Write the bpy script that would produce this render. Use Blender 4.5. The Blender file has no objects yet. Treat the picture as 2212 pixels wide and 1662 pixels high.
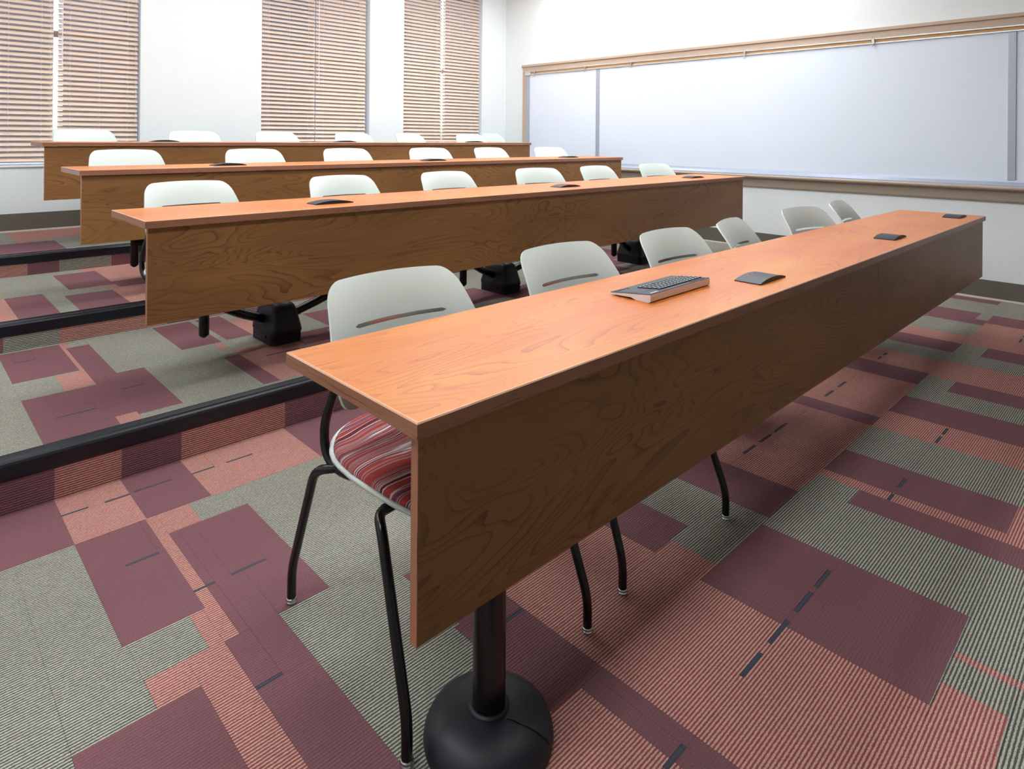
import bpy, math, random
from mathutils import Vector, Matrix
random.seed(7)
D = bpy.data
scene = bpy.context.scene
COL = scene.collection

# ------------------------------------------------------------------ camera
CAM_H = 1.2244
yaw, pit, rol = (math.radians(a) for a in (45.9788, -0.0332, 0.4567))
F = Vector((math.cos(yaw)*math.cos(pit), math.sin(yaw)*math.cos(pit), -math.sin(pit)))
R0 = Vector((math.sin(yaw), -math.cos(yaw), 0)); U0 = R0.cross(F)
RR = R0*math.cos(rol) + U0*math.sin(rol); UU = U0*math.cos(rol) - R0*math.sin(rol)
cam = D.objects.new('camera', D.cameras.new('camera')); COL.objects.link(cam)
m = Matrix((RR, UU, -F)).transposed().to_4x4(); m.translation = (0, 0, CAM_H)
cam.matrix_world = m
cam.data.sensor_width = 36; cam.data.lens = 1404.05*36/2212
cam.data.shift_y = -(831-297.74)/2212
cam.data.clip_start = 0.02
scene.camera = cam

# ------------------------------------------------------------------ world, exposure
world = D.worlds.new('world'); scene.world = world; world.use_nodes = True
wn = world.node_tree; wn.nodes.clear()
sky = wn.nodes.new('ShaderNodeTexSky'); sky.sky_type = 'NISHITA'; sky.sun_disc = False
sky.sun_elevation = math.radians(38); sky.sun_rotation = math.radians(200); sky.dust_density = 2.0
bg = wn.nodes.new('ShaderNodeBackground'); bg.inputs['Strength'].default_value = 0.55
wo = wn.nodes.new('ShaderNodeOutputWorld')
wn.links.new(sky.outputs[0], bg.inputs[0]); wn.links.new(bg.outputs[0], wo.inputs[0])
vs = scene.view_settings
vs.view_transform = 'Standard'; vs.look = 'None'; vs.gamma = 1; vs.use_curve_mapping = False
vs.exposure = 0.05
LAMP = 17.0            # emission of the ceiling diffusers

# ------------------------------------------------------------------ room numbers
XW, YW = 6.191, 6.543            # board wall, window wall (inner faces)
XL, YF, ZC = -2.4, -5.2, 3.45    # left wall, front wall, ceiling
YS = [2.6251, 3.9617, 5.2659]    # step lips
ZS = [0.166, 0.2997, 0.4364]     # tier heights
TIER_Z = [0.0] + ZS
TY = [0.9048, 2.701, 4.0487, 5.3551]
TZ = [0.737, 0.9022, 1.0367, 1.1731]
TXL = [0.6558, 0.7053, 0.7433, 0.7718]
TXR = [5.2058, 5.4807, 5.517, 5.4929]
TW, TT, PH = 0.5015, 0.0293, 0.3679
SEAM = 0.93

# ------------------------------------------------------------------ material helpers
def lin(c):
    def f(v):
        v /= 255.0
        return v/12.92 if v <= .04045 else ((v+.055)/1.055)**2.4
    return (f(c[0]), f(c[1]), f(c[2]), 1)
class NT:
    def __init__(s, name):
        s.m = D.materials.new(name); s.m.use_nodes = True; s.t = s.m.node_tree
        s.p = s.t.nodes['Principled BSDF']; s.out = s.t.nodes['Material Output']
    def n(s, kind, **kw):
        nd = s.t.nodes.new(kind)
        for k, v in kw.items(): setattr(nd, k, v)
        return nd
    def l(s, a, b): s.t.links.new(a, b)
    def math(s, op, a, b=None, c=None):
        nd = s.n('ShaderNodeMath', operation=op)
        for i, v in enumerate((a, b, c)):
            if v is None: continue
            if hasattr(v, 'is_output'): s.l(v, nd.inputs[i])
            else: nd.inputs[i].default_value = v
        return nd.outputs[0]
    def mix(s, fac, a, b):
        nd = s.n('ShaderNodeMix', data_type='RGBA')
        for i, v in ((0, fac), (6, a), (7, b)):
            if hasattr(v, 'is_output'): s.l(v, nd.inputs[i])
            else: nd.inputs[i].default_value = v
        return nd.outputs[2]
    def noise(s, vec, scale=1, detail=2, rough=.5, dist=0):
        nd = s.n('ShaderNodeTexNoise'); nd.inputs['Scale'].default_value = scale
        nd.inputs['Detail'].default_value = detail; nd.inputs['Roughness'].default_value = rough
        nd.inputs['Distortion'].default_value = dist
        if vec is not None: s.l(vec, nd.inputs['Vector'])
        return nd.outputs[0]
    def mapv(s, vec, scale=(1, 1, 1), loc=(0, 0, 0)):
        nd = s.n('ShaderNodeMapping'); s.l(vec, nd.inputs[0])
        nd.inputs['Scale'].default_value = scale; nd.inputs['Location'].default_value = loc
        return nd.outputs[0]
    def ramp(s, fac, stops, mode='LINEAR'):
        nd = s.n('ShaderNodeValToRGB'); nd.color_ramp.interpolation = mode
        e = nd.color_ramp.elements
        while len(e) < len(stops): e.new(.5)
        for el, (p, c) in zip(e, stops): el.position = p; el.color = c
        s.l(fac, nd.inputs[0]); return nd.outputs[0]
    def bump(s, h, strength=.3, dist=.001):
        nd = s.n('ShaderNodeBump'); nd.inputs['Strength'].default_value = strength
        nd.inputs['Distance'].default_value = dist
        s.l(h, nd.inputs['Height']); s.l(nd.outputs[0], s.p.inputs['Normal'])
    def set(s, col=None, rough=.5, metal=0, spec=.5):
        if col is not None:
            if hasattr(col, 'is_output'): s.l(col, s.p.inputs['Base Color'])
            else: s.p.inputs['Base Color'].default_value = col
        s.p.inputs['Roughness'].default_value = rough; s.p.inputs['Metallic'].default_value = metal
        s.p.inputs['Specular IOR Level'].default_value = spec
        return s.m
def plain(name, c, rough=.5, metal=0, spec=.5, var=.04, scale=30, bump=0):
    t = NT(name); g = t.n('ShaderNodeNewGeometry')
    nz = t.noise(g.outputs['Position'], scale, 3)
    a = lin(c); d = tuple(max(0, v*(1-var*2)) for v in a[:3]) + (1,); u = tuple(min(1, v*(1+var)) for v in a[:3]) + (1,)
    t.set(t.mix(nz, d, u), rough, metal, spec)
    if bump: t.bump(t.noise(g.outputs['Position'], 260, 2), bump, .001)
    return t.m

def wood(name, dark, mid, light, rough, ring=34, contrast=1.0):
    t = NT(name); tc = t.n('ShaderNodeTexCoord'); oi = t.n('ShaderNodeObjectInfo')
    off = t.n('ShaderNodeVectorMath', operation='MULTIPLY_ADD')
    t.l(oi.outputs['Location'], off.inputs[0]); off.inputs[1].default_value = (3.1, 2.3, 1.7); t.l(tc.outputs['Object'], off.inputs[2])
    v = off.outputs[0]
    big = t.noise(t.mapv(v, (.85, 5.2, 5.2)), 1.0, 2.4, .45, .7)
    fib = t.noise(t.mapv(v, (5, 150, 150)), 1.0, 3, .6)
    vary = t.noise(t.mapv(v, (2.2, 6, 6), (7, 3, 5)), 1.0, 1)
    saw = t.math('FRACT', t.math('ADD', t.math('MULTIPLY', big, ring), t.math('MULTIPLY', fib, .22)))
    line = t.math('POWER', saw, 5.0)                       # growth rings: slow fade, sharp dark late wood
    line = t.math('MULTIPLY', line, t.ramp(vary, [(.32, (.15, .15, .15, 1)), (.66, (1, 1, 1, 1))]))
    tone = t.noise(t.mapv(v, (.9, 3.0, 3.0), (4, 1, 2)), 1.3, 2)
    c = t.mix(t.ramp(tone, [(.3, (0, 0, 0, 1)), (.7, (1, 1, 1, 1))]), lin(mid), lin(light))
    c = t.mix(t.math('MULTIPLY', line, .85*contrast), c, lin(dark))
    c = t.mix(t.math('MULTIPLY', fib, .34*contrast), c, lin(dark))
    t.set(c, rough, 0, .35)
    t.bump(fib, .05, .0005)
    return t.m
def edgewood(name, dark, light, st=(2.5, 2.5, 95)):
    t = NT(name); g = t.n('ShaderNodeNewGeometry')
    a = t.noise(t.mapv(g.outputs['Position'], st), 1, 2, .5, .3)
    b = t.noise(t.mapv(g.outputs['Position'], (60, 60, 500)), 1, 2)
    c = t.mix(t.ramp(a, [(.385, (1, 1, 1, 1)), (.41, (.1, .1, .1, 1)), (.435, (1, 1, 1, 1)), (.60, (.82, .82, .82, 1))]), lin(dark), lin(light))
    c = t.mix(t.math('MULTIPLY', b, .25), c, lin(dark))
    t.set(c, .35, 0, .5); return t.m

def carpet(name, ca, cb, speck, kind):
    """ribbed loop carpet: ribs run along X (rib pitch 7 mm); on risers they lie level"""
    t = NT(name); g = t.n('ShaderNodeNewGeometry'); pos = g.outputs['Position']
    sx = t.n('ShaderNodeSeparateXYZ'); t.l(pos, sx.inputs[0])
    wob = t.noise(t.mapv(pos, (160, 160, 160)), 1, 1)
    yz = t.math('ADD', sx.outputs[1], sx.outputs[2])
    ph = t.math('ADD', t.math('MULTIPLY', yz, 2*math.pi/.0079), t.math('MULTIPLY', wob, 2.2))
    rib = t.math('MULTIPLY_ADD', t.math('SINE', ph), .5, .5)
    loops = t.noise(t.mapv(pos, (320, 420, 420)), 1, 2, .6)
    dirt = t.noise(pos, 3.0, 3)
    if kind == 'rib':
        f = t.ramp(rib, [(.36, (0, 0, 0, 1)), (.60, (1, 1, 1, 1))])
        c = t.mix(f, lin(ca), lin(cb))
    else:
        f = t.ramp(t.math('ADD', t.math('MULTIPLY', loops, .95), t.math('MULTIPLY', rib, .10)), [(.40, (0, 0, 0, 1)), (.66, (1, 1, 1, 1))])
        c = t.mix(f, lin(ca), lin(cb))
    c = t.mix(t.ramp(loops, [(.35, (1, 1, 1, 1)), (.6, (0, 0, 0, 1))]), c, t.mix(.55, c, lin(speck)))
    c = t.mix(t.math('MULTIPLY', dirt, .18), c, lin((60, 58, 56)))
    t.set(c, .95, 0, .12)
    t.bump(t.math('ADD', rib, t.math('MULTIPLY', loops, .8)), .55, .0025)
    return t.m

M = {}
M['wall'] = plain('wall_paint', (234, 240, 241), .7, var=.015, scale=6, bump=.04)
M['ceiling'] = plain('ceiling_tile', (225, 225, 222), .9)
M['base'] = plain('vinyl_base', (104, 100, 90), .45, var=.06)
M['basestrip'] = plain('base_toe', (190, 178, 166), .5)
M['nosing'] = plain('black_nosing', (9, 12, 24), .36, var=.05)
M['subfloor'] = plain('subfloor', (40, 36, 38), .95)
M['cgrey'] = carpet('carpet_grey', (80, 84, 84), (200, 194, 174), (94, 98, 96), 'rib')
M['ccoral'] = carpet('carpet_coral', (150, 72, 78), (216, 176, 156), (144, 90, 92), 'rib')
M['cmaroon'] = carpet('carpet_maroon', (108, 92, 98), (154, 84, 90), (92, 84, 90), 'fleck')
M['cslate'] = carpet('carpet_slate', (66, 70, 82), (88, 86, 98), (64, 66, 78), 'fleck')
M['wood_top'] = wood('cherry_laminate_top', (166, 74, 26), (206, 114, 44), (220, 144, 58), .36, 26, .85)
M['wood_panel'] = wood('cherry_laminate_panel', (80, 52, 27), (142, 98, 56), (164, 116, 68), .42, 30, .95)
M['wood_edge'] = edgewood('cherry_edge_band', (112, 68, 50), (168, 114, 86))
M['wood_end'] = edgewood('cherry_panel_end', (118, 70, 50), (182, 122, 92), (95, 95, 2.5))
M['arris_highlight'] = plain('painted_edge_highlight', (226, 172, 140), .3)  # bright line on the table's eased edge, painted as paler wood
M['shell'] = plain('sage_white_plastic', (212, 221, 215), .38, var=.012, bump=.05)
M['tube'] = plain('black_powder_coat', (8, 9, 14), .25, var=.05)
M['chrome'] = plain('chrome_glide', (205, 208, 212), .18, 1)
M['rubber'] = plain('black_cover_plastic', (17, 20, 31), .5, var=.12, scale=14, bump=.1)
M['blackplastic'] = plain('charcoal_plastic', (24, 31, 44), .48, var=.05, bump=.05)
M['silver'] = plain('silver_plastic', (236, 230, 232), .35)
M['key'] = plain('key_plastic', (30, 37, 48), .5)
M['legend'] = plain('key_legend', (225, 230, 235), .6)
M['greyprint'] = plain('grey_print', (120, 130, 142), .6)
M['alu'] = plain('anodised_aluminium', (176, 184, 200), .42, .35)
M['alushine'] = plain('bright_aluminium', (222, 228, 232), .25, .7)
M['board'] = plain('whiteboard_enamel', (226, 237, 250), .18, var=.006, scale=3)
M['tan'] = plain('tan_painted_wood', (192, 170, 150), .45, var=.03)
M['tandark'] = plain('tan_painted_wood_lower', (164, 150, 134), .45, var=.03)
M['cork'] = plain('cork_strip', (206, 160, 108), .9, var=.12, scale=200)
M['slat'] = plain('peach_blind_slat', (230, 206, 186), .45, var=.03)
M['cord'] = plain('white_cord', (232, 232, 240), .7)
M['vinylwhite'] = plain('white_window_frame', (236, 238, 240), .4)
M['brass'] = plain('brushed_steel', (190, 190, 188), .3, 1)
# glass
t = NT('window_glass'); t.p.inputs['Transmission Weight'].default_value = 1; t.p.inputs['IOR'].default_value = 1.02
t.set(lin((240, 246, 250)), .0); M['glass'] = t.m
# lamp diffuser
t = NT('lamp_diffuser'); t.set((.9, .9, .9, 1), .6)
t.p.inputs['Emission Color'].default_value = (.93, .972, 1.0, 1); t.p.inputs['Emission Strength'].default_value = LAMP; M['lamp'] = t.m
# striped seat fabric
t = NT('striped_seat_fabric'); tc = t.n('ShaderNodeTexCoord')
sp = t.n('ShaderNodeSeparateXYZ'); t.l(tc.outputs['Object'], sp.inputs[0])
warp = t.noise(t.mapv(tc.outputs['Object'], (5, 5, 0)), 1, 1)
yy = t.math('ADD', sp.outputs[1], t.math('MULTIPLY', warp, .09))
cb = t.n('ShaderNodeCombineXYZ'); t.l(t.math('MULTIPLY', sp.outputs[0], .9), cb.inputs[0]); t.l(t.math('MULTIPLY', yy, 66), cb.inputs[1])
s1 = t.noise(cb.outputs[0], 1.0, .8, .5)
RED, DRED, WHT, SLT = lin((164, 66, 64)), lin((104, 40, 50)), lin((206, 196, 196)), lin((92, 74, 92))
c = t.ramp(s1, [(0, SLT), (.28, SLT), (.295, RED), (.455, RED), (.46, WHT), (.482, WHT), (.487, DRED), (.545, DRED), (.55, WHT), (.572, WHT), (.58, RED), (.66, RED), (.67, SLT)])
t.set(c, .9, 0, .2); t.bump(t.noise(tc.outputs['Object'], 700, 2), .3, .001); M['fabric'] = t.m

# ------------------------------------------------------------------ mesh helpers
class MB:
    def __init__(s): s.v = []; s.f = []; s.sm = []; s.mi = []
    def add(s, vs_, fs, smooth=False, mi=0):
        o = len(s.v); s.v += [tuple(p) for p in vs_]
        for f in fs: s.f.append(tuple(o+i for i in f)); s.sm.append(smooth); s.mi.append(mi)
        return s
    def box(s, x0, x1, y0, y1, z0, z1, ch=0, mi=0):
        if ch <= 0:
            return s.add([(x0,y0,z0),(x1,y0,z0),(x1,y1,z0),(x0,y1,z0),(x0,y0,z1),(x1,y0,z1),(x1,y1,z1),(x0,y1,z1)],
                [(0,3,2,1),(4,5,6,7),(0,1,5,4),(1,2,6,5),(2,3,7,6),(3,0,4,7)], mi=mi)
        vs_ = []
        idx = {}
        for sx in (0,1):
            for sy in (0,1):
                for sz in (0,1):
                    X = (x0,x1)[sx]; Y = (y0,y1)[sy]; Z = (z0,z1)[sz]
                    dx = ch if sx == 0 else -ch; dy = ch if sy == 0 else -ch; dz = ch if sz == 0 else -ch
                    for k, p in enumerate(((X,Y+dy,Z+dz),(X+dx,Y,Z+dz),(X+dx,Y+dy,Z))):
                        idx[(sx,sy,sz,k)] = len(vs_); vs_.append(p)
        I = lambda a,b,c,k: idx[(a,b,c,k)]
        fs = [(I(0,0,0,0),I(0,0,1,0),I(0,1,1,0),I(0,1,0,0)),(I(1,0,0,0),I(1,1,0,0),I(1,1,1,0),I(1,0,1,0)),
              (I(0,0,0,1),I(1,0,0,1),I(1,0,1,1),I(0,0,1,1)),(I(0,1,0,1),I(0,1,1,1),I(1,1,1,1),I(1,1,0,1)),
              (I(0,0,0,2),I(0,1,0,2),I(1,1,0,2),I(1,0,0,2)),(I(0,0,1,2),I(1,0,1,2),I(1,1,1,2),I(0,1,1,2))]
        for a in (0,1):
            for b in (0,1):
                fs.append((I(a,b,0,0),I(a,b,1,0),I(a,b,1,1),I(a,b,0,1)))
                fs.append((I(a,0,b,0),I(a,1,b,0),I(a,1,b,2),I(a,0,b,2)))
                fs.append((I(0,a,b,1),I(1,a,b,1),I(1,a,b,2),I(0,a,b,2)))
                for c in (0,1): fs.append((I(a,b,c,0),I(a,b,c,1),I(a,b,c,2)))
        return s.add(vs_, fs, mi=mi)
    def tube(s, pts, r, n=10, bend=0.0, caps=True):
        P = [Vector(p) for p in pts]
        if bend > 0 and len(P) > 2:
            Q = [P[0]]
            for i in range(1, len(P)-1):
                a, b, c = P[i-1], P[i], P[i+1]
                d = min(bend, (a-b).length*.49, (c-b).length*.49)
                p0 = b+(a-b).normalized()*d; p1 = b+(c-b).normalized()*d
                for k in range(6):
                    u = k/5; Q.append(p0*(1-u)**2 + b*2*u*(1-u) + p1*u*u)
            Q.append(P[-1]); P = Q
        rings = []; up = None
        for i, p in enumerate(P):
            tn = (P[min(i+1,len(P)-1)]-P[max(i-1,0)]).normalized()
            if up is None:
                up = Vector((0,0,1)) if abs(tn.z) < .9 else Vector((1,0,0))
            a = (up - tn*up.dot(tn)).normalized(); up = a; b = tn.cross(a)
            rr = r[i] if isinstance(r, (list,tuple)) else r
            rings.append([p + a*rr*math.cos(2*math.pi*k/n) + b*rr*math.sin(2*math.pi*k/n) for k in range(n)])
        vs_ = [q for g in rings for q in g]; fs = []
        for i in range(len(rings)-1):
            for k in range(n):
                k2 = (k+1) % n; fs.append((i*n+k, i*n+k2, (i+1)*n+k2, (i+1)*n+k))
        s.add(vs_, fs, True)
        if caps:
            s.add(rings[0], [tuple(reversed(range(n)))]); s.add(rings[-1], [tuple(range(n))])
        return s
    def lathe(s, prof, n=32, c=(0,0), smooth=True):
        vs_ = []; fs = []
        for r, z in prof:
            for k in range(n):
                a = 2*math.pi*k/n; vs_.append((c[0]+r*math.cos(a), c[1]+r*math.sin(a), z))
        for i in range(len(prof)-1):
            for k in range(n):
                k2 = (k+1) % n; fs.append((i*n+k, i*n+k2, (i+1)*n+k2, (i+1)*n+k))
        s.add(vs_, fs, smooth)
        if prof[0][0] > 1e-6: s.add(vs_[:n], [tuple(reversed(range(n)))])
        if prof[-1][0] > 1e-6: s.add(vs_[-n:], [tuple(range(n))])
        return s
    def prism(s, prof, x0, x1, axis='x', smooth=False):
        """profile list of (a,b) extruded along an axis: x -> (a,b)=(y,z); y -> (a,b)=(x,z)"""
        n = len(prof); mk = (lambda a,b,e: (e,a,b)) if axis == 'x' else (lambda a,b,e: (a,e,b))
        vs_ = [mk(a,b,x0) for a,b in prof] + [mk(a,b,x1) for a,b in prof]
        s.add(vs_, [(i,(i+1)%n,n+(i+1)%n,n+i) for i in range(n)], smooth)
        s.add(vs_, [tuple(range(n)), tuple(reversed(range(n,2*n)))])
        return s
    def sheet(s, grid, thick, hole=None):
        """grid[j][i] of Vector -> thickened shell with closed rims; hole(i,j) drops a cell"""
        nj, ni = len(grid), len(grid[0])
        nor = [[None]*ni for _ in range(nj)]
        for j in range(nj):
            for i in range(ni):
                du = grid[j][min(i+1,ni-1)]-grid[j][max(i-1,0)]; dv = grid[min(j+1,nj-1)][i]-grid[max(j-1,0)][i]
                nn = du.cross(dv); nor[j][i] = nn.normalized() if nn.length > 1e-12 else Vector((0,-1,0))
        A = [grid[j][i] for j in range(nj) for i in range(ni)]
        B = [grid[j][i]-nor[j][i]*thick for j in range(nj) for i in range(ni)]
        N = ni*nj; cells = [(i,j) for j in range(nj-1) for i in range(ni-1) if not (hole and hole(i,j))]
        fs = []; ed = {}
        for i,j in cells:
            q = (j*ni+i, j*ni+i+1, (j+1)*ni+i+1, (j+1)*ni+i)
            fs.append(q); fs.append(tuple(N+k for k in reversed(q)))
            for k in range(4):
                e = (q[k], q[(k+1)%4]); ed[e] = 1
        rim = [(b,a,N+a,N+b) for a,b in ed if (b,a) not in ed]
        s.add(A+B, fs, True)
        P_ = A+B
        for q in rim: s.add([P_[k] for k in q], [(0,1,2,3)])
        return s
    def mesh(s, name, mats):
        me = D.meshes.new(name); me.from_pydata(s.v, [], s.f); me.validate()
        for mm in (mats if isinstance(mats, (list,tuple)) else [mats]): me.materials.append(mm)
        for p, sm, mi in zip(me.polygons, s.sm, s.mi): p.use_smooth = sm; p.material_index = mi
        me.update(); return me
    def build(s, name, mats, parent=None, loc=None):
        return obj(name, s.mesh(name, mats), parent, loc)
def fixn(me):
    import bmesh
    b = bmesh.new(); b.from_mesh(me); bmesh.ops.remove_doubles(b, verts=b.verts, dist=1e-6)
    bmesh.ops.recalc_face_normals(b, faces=b.faces); b.to_mesh(me); b.free()
def obj(name, me, parent=None, loc=None):
    o = D.objects.new(name, me); COL.objects.link(o)
    if parent is not None: o.parent = parent
    if loc is not None: o.location = loc
    return o
def empty(name, loc=(0,0,0), rz=0):
    o = D.objects.new(name, None); COL.objects.link(o); o.location = loc; o.rotation_euler = (0,0,rz); o.empty_display_size = .1
    return o
def tag(o, label=None, cat=None, group=None, kind=None):
    if label: o['label'] = label
    if cat: o['category'] = cat
    if group: o['group'] = group
    if kind: o['kind'] = kind
    return o
def copy_tree(o, parent=None):
    c = o.copy(); COL.objects.link(c); c.parent = parent
    for ch in list(o.children): copy_tree(ch, c)
    return c

# ------------------------------------------------------------------ room shell
WT = .25
# window wall with three openings
WIN = [(.395, 1.66), (2.765, 4.03), (4.50, 5.755)]; WZ0, WZ1 = .955, 3.22
mb = MB(); xs = [XL-WT] + [v for w in WIN for v in w] + [XW+WT]
for i in range(0, len(xs), 2): mb.box(xs[i], xs[i+1], YW, YW+WT, -.1, ZC)
for a, b in WIN: mb.box(a, b, YW, YW+WT, -.1, WZ0); mb.box(a, b, YW, YW+WT, WZ1, ZC)
tag(mb.build('wall_windows', M['wall']), 'white painted wall with three tall windows', kind='structure')
tag(MB().box(XW, XW+WT, YF-WT, YW, -.1, ZC).build('wall_board', M['wall']), 'white painted wall behind the long whiteboard', kind='structure')
tag(MB().box(XL-WT, XL, YF-WT, YW, -.1, ZC).build('wall_left', M['wall']), 'white painted wall at the left end of the rows', kind='structure')
tag(MB().box(XL, XW, YF-WT, YF, -.1, ZC).build('wall_front', M['wall']), 'white painted wall at the front of the room', kind='structure')
tag(MB().box(XL-WT, XW+WT, YF-WT, YW+WT, ZC, ZC+.15).build('ceiling', M['ceiling']), 'flat white ceiling', kind='structure')

# floor slabs
CT = .006
fl = [tag(MB().box(XL, XW, YF, YS[0], -.1, -CT).build('floor', M['subfloor']), 'lowest carpeted floor level in front of the first step', kind='structure')]
ends = YS + [YW]
for i in range(3):
    fl.append(tag(MB().box(XL, XW, YS[i]+.008, ends[i+1]+(.008 if i < 2 else 0), -.1, ZS[i]-CT).build('floor', M['subfloor']),
        ['carpeted tier under the second table', 'carpeted tier under the third table', 'top carpeted tier under the back table'][i], kind='structure'))

# step nosings
for i in range(3):
    y, z = YS[i], ZS[i]
    pr = [(y+.068, z+.0005), (y+.066, z+.0035), (y+.02, z+.0045), (y+.006, z+.0035), (y-.002, z-.001), (y-.006, z-.008), (y-.005, z-.05), (y-.003, z-.058), (y+.006, z-.058), (y+.006, z-.004), (y+.068, z-.003)]
    mb = MB().prism(list(reversed(pr)), XL, XW)
    for g in range(4): mb.prism([(y+.022+g*.010, z+.0038), (y+.0255+g*.010, z+.0058), (y+.029+g*.010, z+.0038)], XL, XW)
    tag(mb.build('trim_%d' % (i+1), M['nosing']), 'black rubber nosing along the %s step edge' % ['lowest', 'middle', 'top'][i], kind='structure')

# ---------------------------------------------------------------- carpet tiles
G, Cc, Mm, S = 'cgrey', 'ccoral', 'cmaroon', 'cslate'
unit = {k: MB().box(-.5, .5, -.5, .5, -.5, .5).mesh('carpet_tile_'+k, M[k]) for k in (G, Cc, Mm, S)}
def paint(x0, x1, y0, y1, base, rects):
    X = sorted({x0, x1} | {min(max(v, x0), x1) for r in rects for v in r[:2]})
    Y = sorted({y0, y1} | {min(max(v, y0), y1) for r in rects for v in r[2:4]})
    def uniq(A):
        o = [A[0]]
        for v in A[1:]:
            if v-o[-1] > .004: o.append(v)
        o[-1] = A[-1]; return o
    X, Y = uniq(X), uniq(Y)
    nx, ny = len(X)-1, len(Y)-1
    g = [[base]*nx for _ in range(ny)]
    for a, b, c, d, k in rects:
        for j in range(ny):
            ym = (Y[j]+Y[j+1])/2
            if not c < ym < d: continue
            for i in range(nx):
                if a < (X[i]+X[i+1])/2 < b: g[j][i] = k
    done = [[False]*nx for _ in range(ny)]; out = []
    for j in range(ny):
        for i in range(nx):
            if done[j][i]: continue
            k = g[j][i]; i2 = i
            while i2+1 < nx and g[j][i2+1] == k and not done[j][i2+1] and X[i2+2]-X[i] < 1.05: i2 += 1
            j2 = j
            while j2+1 < ny and all(g[j2+1][q] == k and not done[j2+1][q] for q in range(i, i2+1)) and Y[j2+2]-Y[j] < 1.05: j2 += 1
            for q in range(j, j2+1):
                for p in range(i, i2+1): done[q][p] = True
            out.append((X[i], X[i2+1], Y[j], Y[j2+1], k))
    return out
def lay(parent, rects, z, gap=.0006):
    for a, b, c, d, k in rects:
        o = obj('carpet_tile', unit[k], parent, ((a+b)/2, (c+d)/2, z-CT/2)); o.scale = (b-a-gap, d-c-gap, CT)
def lay_riser(parent, cuts, z0, z1, y):
    for a, b, k in cuts:
        o = obj('carpet_tile', unit[k], parent, ((a+b)/2, y+.004, (z0+z1)/2)); o.scale = (b-a-.0006, .008, z1-z0)
def scatter(rnd, x0, x1, y0, y1, n):
    out = []
    nx = int((x1-x0)/.2)+1; ny = int((y1-y0)/.17)+1
    for _ in range(n):
        a = x0+.2*rnd.randrange(nx); c = y0+.17*rnd.randrange(ny)
        w = .2*rnd.choice((1, 1, 2)); h = .17*rnd.choice((1, 2, 2, 3))
        out.append((a, a+w, c, c+h, rnd.choice((Mm, Mm, Cc, G))))
    return out
rnd = random.Random(3)
# lowest level: front strip (in front of the front table's carpet joint)
fr = scatter(rnd, .0, 6.19, -1.2, .93, 46)
fr += [(1.21, 6.19, .2, .93, G),
  (1.206, 1.64, .25, .93, Cc), (1.64, 1.73, .255, .376, Cc),
  (1.125, 1.206, .1, .93, Mm), (.86, 1.125, .1, .93, Cc), (1.10, 1.17, .690, .704, S),
  (1.64, 2.02, .38, .93, Mm), (1.835, 1.86, .0, .376, Cc), (1.73, 1.835, -.4, .376, G), (1.60, 1.73, -.2, .255, G), (1.206, 1.60, -.3, .25, G),
  (2.02, 2.35, -.3, .93, G), (2.35, 2.47, -.1, .784, Mm), (2.35, 2.50, .784, .93, G), (2.47, 2.53, -.1, .93, Cc),
  (2.53, 2.75, .383, .93, Mm), (2.53, 2.75, .1, .383, Cc),
  (2.75, 3.06, -.3, .93, G), (3.06, 3.29, .1, .93, Cc), (3.29, 3.545, .1, .93, Mm), (3.545, 3.94, -.3, .93, G), (3.755, 3.945, .1, .806, Mm),
  (3.94, 4.28, .1, .93, Cc), (4.28, 4.72, -.2, .93, G), (4.50, 4.73, .1, .803, Mm), (4.72, 5.36, .1, .93, Cc), (5.36, 5.63, .2, .93, Mm),
  (5.63, 6.02, .2, .93, G), (6.02, 6.15, .2, .93, G)]
for a, b in ((1.415, 1.513), (1.557, 1.665), (1.71, 1.815), (1.845, 1.944), (2.471, 2.525), (2.588, 2.672), (3.08, 3.16), (3.19, 3.27), (5.0, 5.1), (5.15, 5.24)):
    fr.append((a, b, .691, .702, S))
fr += [(XL, -.6, YF, .93, G)]
lay(fl[0], paint(-.6, XW, -1.2, SEAM, G, fr), 0)
lay(fl[0], [(a, min(a+1.0, XW), c, min(c+1.1, -1.2), (G, Mm, Cc)[(i+j*2) % 3]) for i, a in enumerate([-2.4+k*.99 for k in range(9)][:-1]+[5.52]) if a < XW for j, c in enumerate((-3.4, -2.3)) ] if False else
    paint(XL, XW, YF, -1.2, G, scatter(random.Random(5), XL, XW, YF, -1.2, 18)), 0)
lay(fl[0], paint(XL, -.6, -1.2, SEAM, G, scatter(random.Random(6), XL, -.6, -1.2, SEAM, 8)), 0)
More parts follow.
